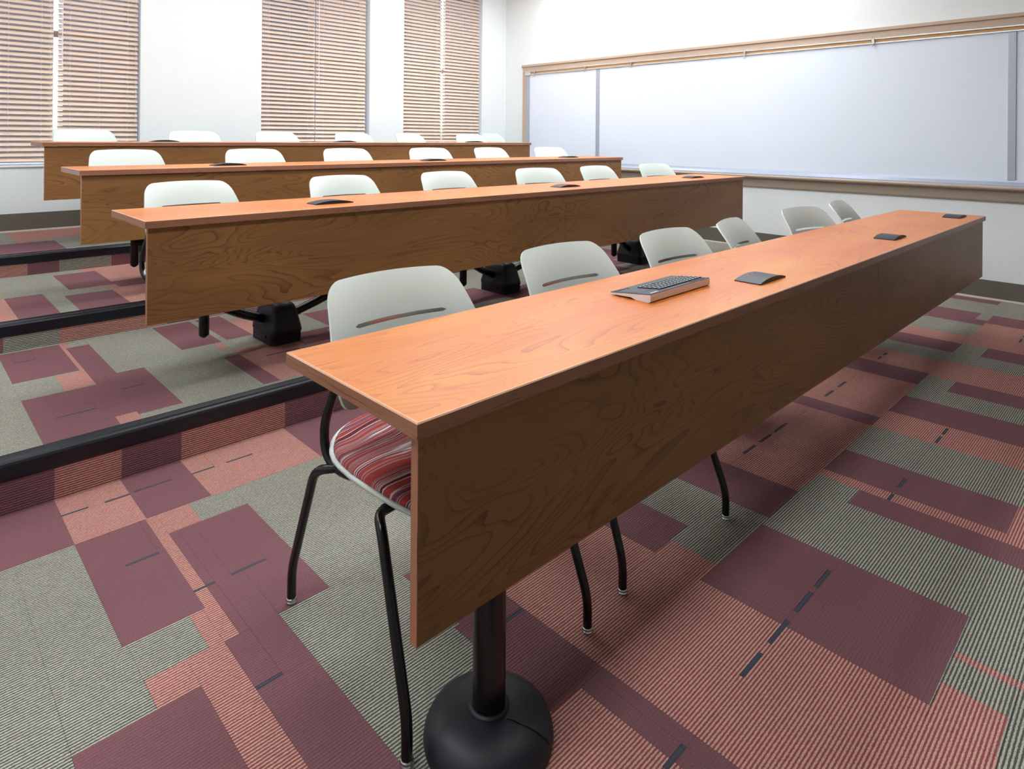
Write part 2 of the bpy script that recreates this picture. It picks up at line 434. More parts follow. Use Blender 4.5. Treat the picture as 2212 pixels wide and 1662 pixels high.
# lowest level: under and behind the front table, up to the first step
A = scatter(rnd, 1.2, 6.19, 1.3, 2.62, 48)
A += scatter(rnd, -.6, .2, .93, 2.62, 6)
A += [(.0, 1.3, .93, 2.62, G),
  (-.4, .418, 2.295, 2.63, Mm), (.418, .611, 2.295, 2.63, Cc), (.611, .811, 2.295, 2.63, Mm), (.811, 1.212, 2.29, 2.63, Cc), (1.212, 1.62, 2.29, 2.63, Mm), (1.62, 2.0, 2.29, 2.63, Cc),
  (.418, .607, 1.76, 2.295, Mm), (.607, .735, 2.165, 2.295, Cc), (.607, .638, 1.61, 2.165, Cc),
  (.638, .878, 1.608, 2.165, Mm), (.567, .637, 1.61, 1.757, Cc), (.427, .60, 1.515, 1.615, Cc), (.515, .60, .95, 1.615, Cc),
  (.60, .737, .95, 1.608, Mm), (.273, .515, .95, 1.515, Mm), (-.2, .06, 1.2, 1.9, Cc),
  (1.05, 1.205, 1.26, 1.51, Mm), (1.033, 1.205, .93, 1.26, Mm),
  (1.205, 1.65, .93, 1.30, Cc), (1.65, 1.74, 1.083, 1.30, Mm), (1.205, 1.735, .93, 1.083, Cc), (1.735, 1.84, 1.09, 1.30, Mm), (1.735, 2.07, .93, 1.088, G), (1.84, 2.07, 1.088, 1.30, G),
  (2.07, 2.30, .93, 1.30, Mm), (2.30, 3.065, .93, 1.30, Cc), (3.065, 3.18, .93, 1.30, Mm), (3.18, 3.75, .93, 1.30, Cc), (3.75, 3.97, .93, 1.30, Mm),
  (3.97, 4.25, .93, 1.30, Cc), (4.25, 4.47, .93, 1.30, G), (4.47, 4.70, .93, 1.30, Mm), (4.70, 4.915, .93, 1.30, Cc), (4.915, 5.275, .93, 1.30, G), (5.275, 5.43, .93, 1.30, Mm), (5.43, 5.64, 1.0, 1.30, Mm), (5.64, 6.02, .93, 1.35, G), (6.02, 6.15, .97, 1.35, Mm)]
for a, b, y in ((.417, .491, 2.498), (.537, .611, 2.493), (.625, .744, 2.50), (.809, .887, 2.488), (.931, 1.028, 2.488), (.502, .587, 2.084), (.606, .664, 1.844), (.705, .803, 1.842), (.60, .661, 1.423), (1.13, 1.20, 1.19),
                (2.42, 2.52, 1.19), (2.56, 2.66, 1.19), (2.70, 2.82, 1.19), (3.25, 3.35, 1.19), (3.42, 3.52, 1.19), (4.02, 4.08, 1.19), (4.12, 4.18, 1.19)):
    A.append((a, b, y-.005, y+.005, S))
lay(fl[0], paint(-.6, XW, SEAM, YS[0]+.008, G, A), 0)
lay(fl[0], paint(XL, -.6, SEAM, YS[0]+.008, G, scatter(random.Random(9), XL, -.6, SEAM, 2.6, 8)), 0)
# second tier
B = scatter(rnd, 1.4, 6.19, 2.63, 3.96, 46) + scatter(rnd, -.6, .2, 2.63, 3.96, 6)
B += [(.1, 1.42, 2.6, 3.97, G), (.398, .638, 3.44, 3.93, Mm), (.64, .67, 3.21, 3.95, Cc), (.545, .638, 3.21, 3.425, Cc), (.655, .75, 3.2, 3.84, Mm),
  (.40, .858, 2.75, 3.20, Mm), (.75, .858, 3.2, 3.294, Mm), (.40, .63, 2.6, 2.76, Mm), (.63, .703, 2.70, 2.785, Cc), (1.065, 1.254, 3.433, 3.93, Mm), (1.21, 1.245, 3.30, 3.43, Cc), (1.285, 1.42, 3.445, 3.93, Mm),
  (1.245, 1.9, 2.72, 3.26, Cc), (1.172, 1.246, 2.72, 3.178, Mm), (-.1, .2, 3.2, 3.6, Mm), (.0, .2, 2.8, 3.1, Cc), (1.42, 1.6, 3.3, 3.8, Cc), (1.55, 1.75, 3.1, 3.3, Mm)]
for a, b, y in ((.44, .52, 3.75), (.72, .80, 3.07), (.47, .60, 2.92), (1.33, 1.50, 3.07)): B.append((a, b, y-.005, y+.005, S))
lay(fl[1], paint(-.6, XW, YS[0]+.008, YS[1]+.008, G, B), ZS[0])
# third tier
C = scatter(rnd, 1.5, 6.19, 3.97, 5.26, 44) + scatter(rnd, -.6, .2, 3.97, 5.26, 6)
C += [(.1, 1.5, 3.9, 5.28, G), (.967, 1.305, 4.90, 5.28, Cc), (1.04, 1.305, 4.60, 5.26, Cc), (.80, 1.037, 4.607, 5.14, Mm), (.909, 1.04, 4.56, 4.607, Cc), (.75, .988, 4.0, 4.45, Mm), (.988, 1.5, 3.9, 4.60, Cc), (.49, .665, 4.0, 4.594, Mm), (.2, .49, 3.9, 4.594, Cc), (1.04, 1.5, 4.5, 4.7, Mm)]
lay(fl[2], paint(-.6, XW, YS[1]+.008, YS[2]+.008, G, C), ZS[1])
# top tier
T = scatter(rnd, 1.3, 6.19, 5.27, 6.54, 40) + scatter(rnd, -.6, .2, 5.27, 6.54, 6)
T += [(.1, 1.3, 5.2, 6.55, G), (.1, .915, 5.3, 5.84, Mm), (.70, 1.3, 6.24, 6.55, Cc), (.70, .78, 5.87, 6.25, Cc), (.78, 1.3, 5.95, 6.24, Cc), (.3, .62, 6.0, 6.3, Mm)]
lay(fl[3], paint(-.6, XW, YS[2]+.008, YW, G, T), ZS[2])
for i in range(3):
    lay(fl[i+1], paint(XL, -.6, YS[i]+.008, ends[i+1]+(.008 if i < 2 else 0), G, scatter(random.Random(20+i), XL, -.6, YS[i], ends[i+1], 6)), ZS[i])
# risers
def riser(par, cuts, z0, z1, y, seed):
    r2 = random.Random(seed); x = cuts[-1][1]; cuts = list(cuts)
    while x < XW-.01:
        w = r2.choice((.2, .4, .4)); cuts.append((x, min(x+w, XW), r2.choice((Mm, Cc, G)))); x = min(x+w, XW)
    x = cuts[0][0]
    while x > XL+.01:
        w = r2.choice((.4, .6)); cuts.append((max(x-w, XL), x, r2.choice((Mm, Cc, G)))); x = max(x-w, XL)
    lay_riser(par, cuts, z0, z1, y)
riser(fl[1], [(.0, .418, Mm), (.418, .617, Cc), (.617, .814, Mm), (.814, 1.222, Cc), (1.222, 1.62, Mm)], 0, ZS[0]-.004, YS[0], 1)
riser(fl[2], [(.2, .42, Mm), (.42, .652, G), (.652, 1.15, Cc)], ZS[0], ZS[1]-.004, YS[1], 2)
riser(fl[3], [(.3, .683, Cc), (.683, .856, Mm), (.856, 1.163, G), (1.163, 1.5, Mm)], ZS[1], ZS[2]-.004, YS[2], 3)

# ---------------------------------------------------------------- baseboards
def baseboard(name, label, runs):
    mb = MB(); st = MB()
    for ax, a, b, pos, z in runs:
        h = .148
        if ax == 'x':   # along the window wall (or front wall) : faces -Y
            mb.prism([(pos, z+.004), (pos-.006, z+.012), (pos-.004, z+h), (pos, z+h)], a, b); st.prism([(pos, z), (pos-.016, z), (pos-.012, z+.009), (pos-.005, z+.014), (pos, z+.014)], a, b)
        elif ax == 'y': # along the board wall : faces -X
            mb.prism([(pos, z+.004), (pos-.006, z+.012), (pos-.004, z+h), (pos, z+h)], a, b, 'y'); st.prism([(pos, z), (pos-.016, z), (pos-.012, z+.009), (pos-.005, z+.014), (pos, z+.014)], a, b, 'y')
        elif ax == '-y':
            mb.prism([(pos, z+.004), (pos+.006, z+.012), (pos+.004, z+h), (pos, z+h)], a, b, 'y'); st.prism([(pos, z), (pos+.016, z), (pos+.012, z+.009), (pos+.005, z+.014), (pos, z+.014)], a, b, 'y')
        elif ax == '-x':
            mb.prism([(pos, z+.004), (pos+.006, z+.012), (pos+.004, z+h), (pos, z+h)], a, b); st.prism([(pos, z), (pos+.016, z), (pos+.012, z+.009), (pos+.005, z+.014), (pos, z+.014)], a, b)
    o = mb.build(name, M['base']); fixn(o.data); tag(o, label, kind='structure')
    p = st.build('toe_strip', M['basestrip'], o); fixn(p.data)
baseboard('baseboard_windows', 'taupe vinyl base under the windows', [('x', XL, XW, YW, ZS[2])])
baseboard('baseboard_board', 'taupe vinyl base stepping up along the board wall', [('y', YF, YS[0], XW, 0)] + [('y', YS[i], ends[i+1], XW, ZS[i]) for i in range(3)])
baseboard('baseboard_left', 'taupe vinyl base stepping up along the left wall', [('-y', YF, YS[0], XL, 0)] + [('-y', YS[i], ends[i+1], XL, ZS[i]) for i in range(3)])
baseboard('baseboard_front', 'taupe vinyl base along the front wall', [('-x', XL, XW, YF, 0)])

# ---------------------------------------------------------------- windows and blinds
for i, (a, b) in enumerate(WIN):
    y0, y1 = YW+.15, YW+.20; mid = (a+b)/2
    f = MB(); w = .05
    f.box(a, a+w, y0, y1, WZ0, WZ1); f.box(b-w, b, y0, y1, WZ0, WZ1); f.box(a+w, b-w, y0, y1, WZ0, WZ0+w); f.box(a+w, b-w, y0, y1, WZ1-w, WZ1)
    f.box(mid-.03, mid+.004, y0, y1, WZ0+w, WZ1-w); f.box(a+w, mid-.03, y0+.005, y1-.005, 2.06, 2.11); f.box(mid+.004, b-w, y0+.005, y1-.005, 2.06, 2.11)
    o = tag(f.build('window_%d' % (i+1), M['vinylwhite']), ['tall window nearest the left edge, behind beige blinds', 'middle tall window behind beige blinds', 'tall window nearest the whiteboard corner'][i], kind='structure')
    for x0, x1 in ((a+w, mid-.03), (mid+.004, b-w)):
        for z0, z1 in ((WZ0+w, 2.06), (2.11, WZ1-w)):
            MB().box(x0, x1, y0+.02, y0+.026, z0, z1).build('pane', M['glass'], o)
    s = MB().box(a+.002, b-.002, YW-.012, YW+.15, WZ0, WZ0+.018, .004).build('window_sill', M['vinylwhite'], o)
# one blind: slats tilted, room-side edge low
BL = [(.415, 1.018, 48), (1.05, 1.648, 48), (2.772, 3.372, 46), (3.380, 3.998, 51), (4.512, 5.112, 51), (5.130, 5.742, 51)]
bl_lab = ['beige slatted blind at the left edge of the photo', 'beige slatted blind beside the bright gap, right half of the first window', 'beige slatted blind covering the left half of the middle window',
          'beige slatted blind covering the right half of the middle window', 'beige slatted blind covering the left half of the window by the corner', 'beige slatted blind nearest the whiteboard corner']
PITCH = .043
for k, (a, b, ang) in enumerate(BL):
    wid = b-a; yb = YW+.05
    root = empty('window_blind', ((a+b)/2, yb, WZ0+.02)); tag(root, bl_lab[k], 'window blind', 'beige window blinds')
    # crowned slat section
    th = math.radians(ang); sec = []
    for q in range(5):
        u = -.025+.0125*q; cr = .0022*(1-(u/.025)**2)
        sec.append((u*math.cos(th)-cr*math.sin(th), u*math.sin(th)+cr*math.cos(th)))
    sec2 = [(p[0]+.0018*math.sin(th), p[1]-.0018*math.cos(th)) for p in sec]
    sm = MB().prism(sec+sec2[::-1], -wid/2, wid/2).mesh('slat', M['slat']); fixn(sm)
    z = .045; n = 0
    while z < WZ1-WZ0-.10:
        o = obj('slat', sm, root, (random.uniform(-.0015, .0015), 0, z)); o.rotation_euler = (random.uniform(-.006, .006), random.uniform(-.0008, .0008), 0)
        z += PITCH; n += 1
    MB().box(-wid/2, wid/2, -.025, .025, .002, .018, .004).build('bottom_rail', M['vinylwhite'], root)
    MB().box(-wid/2, wid/2, -.03, .03, WZ1-WZ0-.08, WZ1-WZ0-.022, .003).build('head_rail', M['slat'], root)
    top = WZ1-WZ0-.08
    for q, u in enumerate((-.36, 0, .36)):
        c = MB()
        for yv in (-.0235, .0235): c.tube([(u*wid, yv, .018), (u*wid, yv, top)], .0009, 5)
        c.build('ladder_cord', M['cord'], root)
    MB().tube([(wid*.46, -.034, .35), (wid*.46, -.034, top)], .0012, 5).build('lift_cord', M['cord'], root)
    if k in (1, 3): MB().tube([(-wid*.46, -.036, .8), (-wid*.46, -.036, top)], .004, 6).build('tilt_wand', M['cord'], root)

# ---------------------------------------------------------------- added buildings, placed and shaped to block sky behind the slats
M['slate'] = plain('grey_brick', (92, 92, 104), .9, var=.15, scale=12)
M['darkglass'] = plain('dark_glazing', (40, 46, 58), .15)
wm = MB().box(-.7, .7, -.04, .03, -.9, .9).mesh('window', M['darkglass'])
for x0, x1, lb in ((-19, 3.32, 'added grey building blocking the sky behind the blinds at the left edge'), (3.62, 16.98, 'added grey building blocking the sky behind the middle blinds'), (17.24, 32, 'added grey building blocking the sky behind the blind by the corner')):
    r = empty('sky_block_building', (x0, 22, -3)); tag(r, lb, 'building'); w = x1-x0
    sl = {3.62: 1.5, 17.24: 6.9}.get(x0, 0)  # side slanted so sky still shows through the gaps between blinds
    def plan(e, z0, z1):
        q = [(-e, -e), (w+e, -e), (w+e, 8+e), (sl-e, 8+e)]
        return MB().add([(a, b, z) for z in (z0, z1) for a, b in q], [(0,3,2,1), (4,5,6,7), (0,1,5,4), (1,2,6,5), (2,3,7,6), (3,0,4,7)])
    plan(0, 0, 10.2).build('wall', M['slate'], r)
    plan(.05, 10.2, 10.5).build('parapet', M['slate'], r)
    n = int(w/4)
    for q in range(n):
        for z in (2.0, 5.2, 8.4): obj('window', wm, r, ((q+.5)*w/n, 0, z))
tag(MB().box(-40, 40, YW+WT, 60, -3.1, -3).build('ground', M['subfloor']), 'dark ground outside the windows', kind='structure')

# ---------------------------------------------------------------- whiteboard on the board wall
def wb(y0, y1, z0, z1, d, d0=0, ch=.0): return MB().box(XW-d, XW-d0, y0, y1, z0, z1, ch)
YB0, YB1 = -1.2, 6.12
root = empty('whiteboard', (XW, 2.6, .76)); tag(root, 'long wall whiteboard with tan frame, map rail and marker tray', 'whiteboard')
def wpart(mb, name, mat, par=None):
    o = mb.build(name, mat, par or root)
    if par is None: o.location = (-XW, -2.6, -.76)
    fixn(o.data); return o
fr = wb(YB0, 6.205, 2.175, 2.205, .030, 0, .003); wpart(fr, 'frame_cap', M['tan'])
wpart(wb(YB0, 6.19, 2.116, 2.175, .016), 'frame_top', M['tan'])
wpart(wb(6.12, 6.19, .76, 2.116, .020, 0, .003), 'frame_side', M['tan'])
wpart(wb(YB0, 6.12, 2.104, 2.116, .026, 0, .002), 'map_rail', M['alushine'])
wpart(wb(YB0, 6.12, 2.079, 2.104, .014), 'cork_strip', M['cork'])
wpart(wb(YB0, 6.12, 2.066, 2.079, .026, 0, .002), 'map_rail', M['alushine'])
wpart(wb(6.06, 6.12, .932, 2.066, .018, 0, .002), 'side_post', M['alu'])
wpart(wb(4.94, 6.06, .932, 2.066, .010), 'writing_panel', M['board'])
wpart(wb(4.885, 4.94, .932, 2.066, .018, 0, .002), 'divider_post', M['alu'])
wpart(wb(.94, 4.885, .932, 2.066, .012), 'writing_panel', M['board'])
wpart(wb(.889, .94, .932, 2.066, .020, 0, .002), 'divider_post', M['alu'])
wpart(wb(YB0, .889, .932, 2.066, .010), 'writing_panel', M['board'])
# marker tray : aluminium ledge + tan sill with lip, recess, lower moulding
wpart(MB().prism([(XW, .938), (XW-.014, .938), (XW-.020, .918), (XW-.058, .894), (XW-.058, .884), (XW, .884)], YB0, 6.12, 'y'), 'marker_tray', M['alu'])
wpart(MB().prism([(XW, .884), (XW-.066, .884), (XW-.072, .878), (XW-.072, .868), (XW-.066, .862), (XW-.050, .854), (XW-.024, .850), (XW, .850)], YB0, 6.12, 'y'), 'tray_sill', M['tan'])
wpart(wb(YB0, 6.12, .772, .850, .018, 0), 'apron', M['tandark'])
wpart(MB().prism([(XW, .774), (XW-.018, .774), (XW-.012, .760), (XW, .757)], YB0, 6.12, 'y'), 'lower_moulding', M['tandark'])
# corner cap and map hooks
cap = MB().prism([(6.056, 2.060), (6.128, 2.060), (6.128, 2.120), (6.030, 2.112)], 0, 1); cap.v = [(XW-.032+.030*v[0], v[1], v[2]) for v in cap.v]
wpart(cap, 'corner_cap', M['alushine'])
for y in (5.96, 5.10, 4.42, 3.05, 1.88):
    mb = MB().box(XW-.034, XW-.026, y-.012, y+.012, 2.062, 2.112, .002)
    mb.tube([(XW-.032, y, 2.066), (XW-.036, y, 2.046), (XW-.048, y, 2.038), (XW-.052, y, 2.050)], .003, 6)
    wpart(mb, 'map_hook', M['brass'])

# ---------------------------------------------------------------- ceiling lights (above the frame)
def troffer(x, y, label, e):
    r = empty('ceiling_light', (x, y, ZC-.06)); tag(r, label, 'ceiling light', 'recessed ceiling lights')
    f = MB(); w, h = .61, .305
    f.box(-w, w, -h, -h+.03, 0, .06); f.box(-w, w, h-.03, h, 0, .06); f.box(-w, -w+.03, -h+.03, h-.03, 0, .06); f.box(w-.03, w, -h+.03, h-.03, 0, .06)
    f.build('frame', M['vinylwhite'], r)
    MB().box(-w+.03, w-.03, -h+.03, h-.03, .012, .02).build('diffuser', M['lamp'], r)
for y, nm in ((.98, 'over the front table'), (2.85, 'over the second table'), (5.05, 'between the third and back tables')):
    for x, xn in ((-.6, 'left end'), (2.0, 'left middle'), (4.0, 'right middle'), (5.45, 'whiteboard end')):
        if y < 2 and x > 3: continue
        troffer(x, y, 'recessed rectangular ceiling light %s, %s' % (nm, xn), 1)

# ---------------------------------------------------------------- tables
def make_table(i):
    x0, x1, y0, z = TXL[i], TXR[i], TY[i], TZ[i]; L = x1-x0
    lab = ['long cherry laminate table nearest the camera, keyboard on top', 'second long cherry laminate table, on the lowest tier', 'third long cherry laminate table, on the middle tier', 'farthest long cherry laminate table, under the windows'][i]
    r = empty('seminar_table', (x0, y0, TIER_Z[i])); tag(r, lab, 'table', 'long seminar tables')
    h = z-TIER_Z[i]; e = .002
    MB().box(e, L-e, e, TW-e, h-TT+.001, h).build('table_top', M['wood_top'], r)
    # edge band : a ring with an eased upper edge, its highlight painted in a pale colour
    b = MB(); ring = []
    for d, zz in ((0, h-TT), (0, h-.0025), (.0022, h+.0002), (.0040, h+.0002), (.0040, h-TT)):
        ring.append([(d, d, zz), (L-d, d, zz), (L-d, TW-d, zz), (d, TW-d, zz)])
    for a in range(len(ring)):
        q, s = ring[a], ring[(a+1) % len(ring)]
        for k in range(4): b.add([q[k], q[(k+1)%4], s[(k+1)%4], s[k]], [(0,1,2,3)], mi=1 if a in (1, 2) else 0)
    fixn_o = b.build('edge_band', [M['wood_edge'], M['arris_highlight']], r); fixn(fixn_o.data)
    mid = (3.10-x0)
    for a, c in ((.0125, mid-.001), (mid+.001, L-.0125)):
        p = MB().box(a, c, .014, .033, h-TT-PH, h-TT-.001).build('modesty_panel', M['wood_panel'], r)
        o = MB().box(a-.001, a+.0006, .0137, .0333, h-TT-PH-.0005, h-TT-.001) if a < .1 else MB().box(c-.0006, c+.001, .0137, .0333, h-TT-PH-.0005, h-TT-.001)
        o.build('edge_strip', M['wood_end'], p)
    # underside rails
    MB().box(.12, L-.12, .20, .26, h-TT-.045, h-TT).build('under_rail', M['tube'], r)
    if i == 0:
        for cx, cy in ((.241, .078),):
            col = MB()
            col.lathe([(.034, .02), (.034, h-TT-.004)], 28, (cx, cy))
            co = col.build('column', M['tube'], r)
            MB().lathe([(.036, .064), (.0425, .066), (.0425, .069), (.036, .071)], 24, (cx, cy)).build('collar', M['rubber'], co)
            MB().box(cx-.2, cx+.2, cy-.03, cy+.03, h-TT-.025, h-TT).build('top_plate', M['tube'], co)
            base = MB().lathe([(.131, 0), (.133, .010), (.131, .024), (.124, .038), (.108, .052), (.085, .061), (.055, .066), (.03, .068), (0, .069)], 48, (cx, cy)).build('base_dome', M['rubber'], r)
            sl = []
            for q in range(7):
                a = [.133, .125, .109, .086, .066, .056, .05][q]; zz = [.012, .0385, .0525, .0615, .0655, .0668, .0675][q]
                ang = math.radians(-62-q*4); sl.append((cx+a*math.cos(ang), cy+a*math.sin(ang), zz))
            MB().tube(sl, .0013, 5).build('seam_line', M['tube'], base)
    return r
for i in range(4): make_table(i)

# power hatches : arched lids flush on the table tops
def hatch_mesh():
    mb = MB(); n = 14; prof = []
    for q in range(n+1):
        u = -1+2*q/n; prof.append((u*.098, .003+.0115*(1-abs(u)**2.2)))
    mb.prism([(-.098, 0)] + prof + [(.098, 0)], -.046, .046, 'y')
    return mb
hm = hatch_mesh().mesh('lid', M['blackplastic']); fixn(hm)
lip = MB()
prof = []
for q in range(15):
    u = -1+2*q/14; prof.append((u*.099, .0037+.0118*(1-abs(u)**2.2)))
for ya, yb in ((-.0475, -.040),):
    lip.prism([(-.099, 0)] + prof + [(.099, 0)], ya, yb, 'y')
lipm = lip.mesh('lid_lip', M['blackplastic']); fixn(lipm)
notch = MB().box(-.018, .018, .028, .036, .0125, .0147, .001).mesh('finger_slot', M['tube'])
HX = [(2.215, 3.66, 4.985), (1.56, 3.285, 4.91), (1.575, 3.20, 4.86), (1.575, 3.145, 4.76)]
HW = [('beside the keyboard', 'halfway along', 'at the far right end'), ('at the left', 'in the middle', 'at the right end')]
TN = ['front table', 'second table', 'third table', 'back table']
for i in range(4):
    for j, x in enumerate(HX[i]):
        r = empty('power_hatch', (x, TY[i]+(.128 if i == 0 else .18), TZ[i]+.0003))
        tag(r, 'black arched power hatch lid set in the %s, %s' % (TN[i], HW[min(i, 1)][j]), 'power hatch', 'black power hatches on the tables')
        l = obj('lid', hm, r); obj('finger_slot', notch, l); obj('lid_lip', lipm, r)

# ---------------------------------------------------------------- chairs
def back_mesh():
    z0, z1 = .552, .834; sl0, sl1 = .7250, .7345; slh = .140
    zs_ = [z0, z0+.006, z0+.014, z0+.025, z0+.045, .62, .65, .69, sl0, (sl0+sl1)/2, sl1, .750, .764, .777, z1-.046, z1-.038, z1-.030, z1-.020, z1-.011, z1-.005, z1-.0015, z1]
    us = [-1, -.985, -.955, -.90, -.82, -.74, -.66, -.585, -.565, -.45, -.3, -.15, 0, .15, .3, .45, .565, .585, .66, .74, .82, .90, .955, .985, 1]
    grid = []
    for z in zs_:
        s = (z-z0)/(z1-z0)
        hw = .224+.010*math.sin(math.pi*min(1, s*1.15)) - .020*max(0, s-.45)/.55
        rt, rb = .046, .045
        if z > z1-rt: hw -= rt - math.sqrt(max(0, rt*rt-(z-(z1-rt))**2))
        if z < z0+rb: hw -= rb - math.sqrt(max(0, rb*rb-(z0+rb-z)**2))
        row = []
        for u in us:
            x = u*hw
            if zs_[8] <= z <= zs_[10] and abs(abs(u)-.575) < .02:   # rounded slot ends
                x = math.copysign(slh + (.006 if z == zs_[9] else -.001) + (.004 if abs(u) > .575 else -.0), u)
                if abs(u) < .575 and z != zs_[9]: x = math.copysign(slh-.006, u)
            yc = .130+.055*s+.055*s**3.5
            y = yc - (.066-.038*s**1.4)*(abs(x)/.226)**2.1
            zz = z + .012*(1-(x/.226)**2)*s**4
            row.append(Vector((x, y, zz)))
        grid.append(row)
    mb = MB()
    j0, j1 = 8, 10; i0, i1 = us.index(-.565), us.index(.565)
    mb.sheet(grid, -.0065, lambda i, j: j0 <= j < j1 and i0 <= i < i1)
    me = mb.mesh('backrest', M['shell']); return me
def outline(a):
    c, s = math.cos(a), math.sin(a); n = 3.1
    x = .235*math.copysign(abs(c)**(2/n), c); y = .232*math.copysign(abs(s)**(2/n), s)
    if y < 0: x *= 1-.10*(-y/.232)**2
    else: x *= 1-.06*(y/.232)**2
    return x, y
def seat_z(x, y):
    z = .448+.018*(x/.235)**2 + .010*math.cos(x*9)*(1 if y > 0 else .6)
    if y < -.06: z -= .052*((-y-.06)/.172)**2
    if y > .08: z += .020*((y-.08)/.15)**2
    return z
def seat_meshes():
    n = 48; mb = MB(); rings = []
    S_ = [(.02, .0), (.25, .0), (.5, .0), (.72, 0), (.86, -.001), (.94, -.004), (.975, -.009), (.985, -.018), (.97, -.024)]
    for s, dz in S_:
        g = []
        for k in range(n):
            x, y = outline(2*math.pi*k/n); g.append((x*s, y*s, seat_z(x*s, y*s)+.012*(1-s*s)+dz))
        rings.append(g)
    vs_ = [p for g in rings for p in g]; fs = []
    for j in range(len(rings)-1):
        for k in range(n): fs.append((j*n+k, j*n+(k+1)%n, (j+1)*n+(k+1)%n, (j+1)*n+k))
    mb.add(vs_, fs, True); mb.add(rings[0], [tuple(reversed(range(n)))], True)
    cu = mb.mesh('seat_cushion', M['fabric']); fixn(cu)
    mb = MB(); rings = []
    for s, dz in [(.96, -.020), (1.0, -.017), (1.022, -.0175), (1.026, -.022), (1.015, -.027), (.97, -.032), (.88, -.044), (.70, -.058), (.4, -.066), (.02, -.068)]:
        g = []
        for k in range(n):
            x, y = outline(2*math.pi*k/n); g.append((x*s, y*s, seat_z(x, y)*(1 if s > .8 else .55)+(0 if s > .8 else .45*.45)+dz))
        rings.append(g)
    vs_ = [p for g in rings for p in g]; fs = []
    for j in range(len(rings)-1):
        for k in range(n): fs.append((j*n+k, j*n+(k+1)%n, (j+1)*n+(k+1)%n, (j+1)*n+k))
    mb.add(vs_, fs, True); mb.add(rings[-1], [tuple(range(n))], True)
    sh = mb.mesh('seat_shell', M['shell']); fixn(sh)
    return cu, sh
BACK = back_mesh(); CUSH, SHELL = seat_meshes()
def upright(sx):
    return MB().tube([(sx*.150, .02, .394), (sx*.205, .10, .396), (sx*.222, .155, .425), (sx*.220, .172, .49), (sx*.212, .150, .56), (sx*.196, .128, .64)], .0118, 10, .04).mesh('back_upright', M['tube'])
UPR = [upright(-1), upright(1)]
def legm(sx, sy):
    y0 = sy*.289
    p = [(sx*.262, y0, .012), (sx*.262, y0, .085), (sx*.250, sy*.168, .392), (sx*.236, sy*.128, .412), (sx*.13, sy*.10, .402)] if sy < 0 else \
        [(sx*.250, y0, .012), (sx*.250, y0, .085), (sx*.240, sy*.178, .385), (sx*.222, sy*.120, .408), (sx*.12, sy*.07, .402)]
    return MB().tube(p, .0115, 12, .045).mesh('leg', M['tube'])
LEG = {(sx, sy): legm(sx, sy) for sx in (-1, 1) for sy in (-1, 1)}
GL = MB().lathe([(.0118, 0), (.0142, .0015), (.0144, .005), (.0126, .0065), (.0126, .008), (.0138, .009), (.0132, .013), (.0118, .014)], 16).mesh('glide', M['chrome'])
def four_leg_chair():
    r = empty('stacking_chair'); r['category'] = 'chair'
    obj('backrest', BACK, r); obj('seat_cushion', CUSH, r); obj('seat_shell', SHELL, r)
    for u in UPR: obj('back_upright', u, r)
    for (sx, sy), me in LEG.items():
        l = obj('leg', me, r); obj('glide', GL, l, (sx*(.262 if sy < 0 else .250), sy*.289, 0))
    MB().box(-.13, .13, -.115, .09, .392, .408, .004).build('seat_bracket', M['tube'], r)
    return r
def swing_chair():
    r = empty('swing_chair'); r['category'] = 'chair'
    obj('backrest', BACK, r); obj('seat_cushion', CUSH, r); obj('seat_shell', SHELL, r)
    for u in UPR: obj('back_upright', u, r)
    MB().box(-.16, .16, -.10, .12, .386, .406, .004).build('seat_bracket', M['tube'], r)
    n = 6
    MB().lathe([(.008, .112), (.0225, .124), (.0235, .128), (.0235, .30), (.0285, .302), (.0285, .388)], 12, (0, 0)).build('support_post', M['tube'], r)
    return r
ORD = ['first', 'second', 'third', 'fourth', 'fifth', 'sixth']
rows = [
 [(1.015, 1.325, -2.5), (1.715, 1.325, -2.5), (2.400, 1.325, -3), (2.985, 1.32, 11), (3.765, 1.325, -11), (4.40, 1.325, 7)],
 [(1.105, 3.25, 3), (1.935, 3.25, -1), (2.71, 3.25, -1), (3.56, 3.25, -12), (4.315, 3.25, -1), (5.15, 3.25, -10)],
 [(1.14, 4.595, 2), (1.965, 4.595, -1.5), (2.73, 4.595, -1), (3.55, 4.595, -8), (4.32, 4.595, 0), (5.155, 4.595, -10)],
 [(1.16, 5.905, 3), (1.975, 5.905, 0), (2.73, 5.905, 2), (3.545, 5.905, -3), (4.30, 5.905, 9), (5.15, 5.905, -6)]]
RN = ['behind the front table', 'behind the second table', 'behind the third table', 'behind the back table']
proto4, protos = four_leg_chair(), swing_chair()
ex = {0: ', beside its striped red seat and open end', 3: ', turned edge-on', 4: ', turned towards the camera', 5: ', nearest the whiteboard wall'}
for i in range(4):
    for j, (x, y, a) in enumerate(rows[i]):
        four = i == 0 and j < 2
        if four: o = proto4 if j == 0 else copy_tree(proto4)
        else: o = protos if (i, j) == (0, 2) else copy_tree(protos)
        o.location = (x, y, TIER_Z[i]-(0 if four else .010 if i == 0 else .018)); o.rotation_euler = (0, 0, math.radians(a))
        kind = 'pale grey four-legged chair' if four else 'pale grey swing arm chair'
        tag(o, '%s %s, %s from the left%s' % (kind, RN[i], ORD[j], {0: ', striped red seat showing', 3: ', nearly edge-on'}.get(j, '') if i == 0 else ''), 'chair', 'chairs '+RN[i])
o = copy_tree(proto4); o.location = (5.63, 5.96, TIER_Z[3]); o.rotation_euler = (0, 0, math.radians(14))
tag(o, 'pale grey four-legged chair tucked in the corner past the end of the back table', 'chair', 'chairs behind the back table')

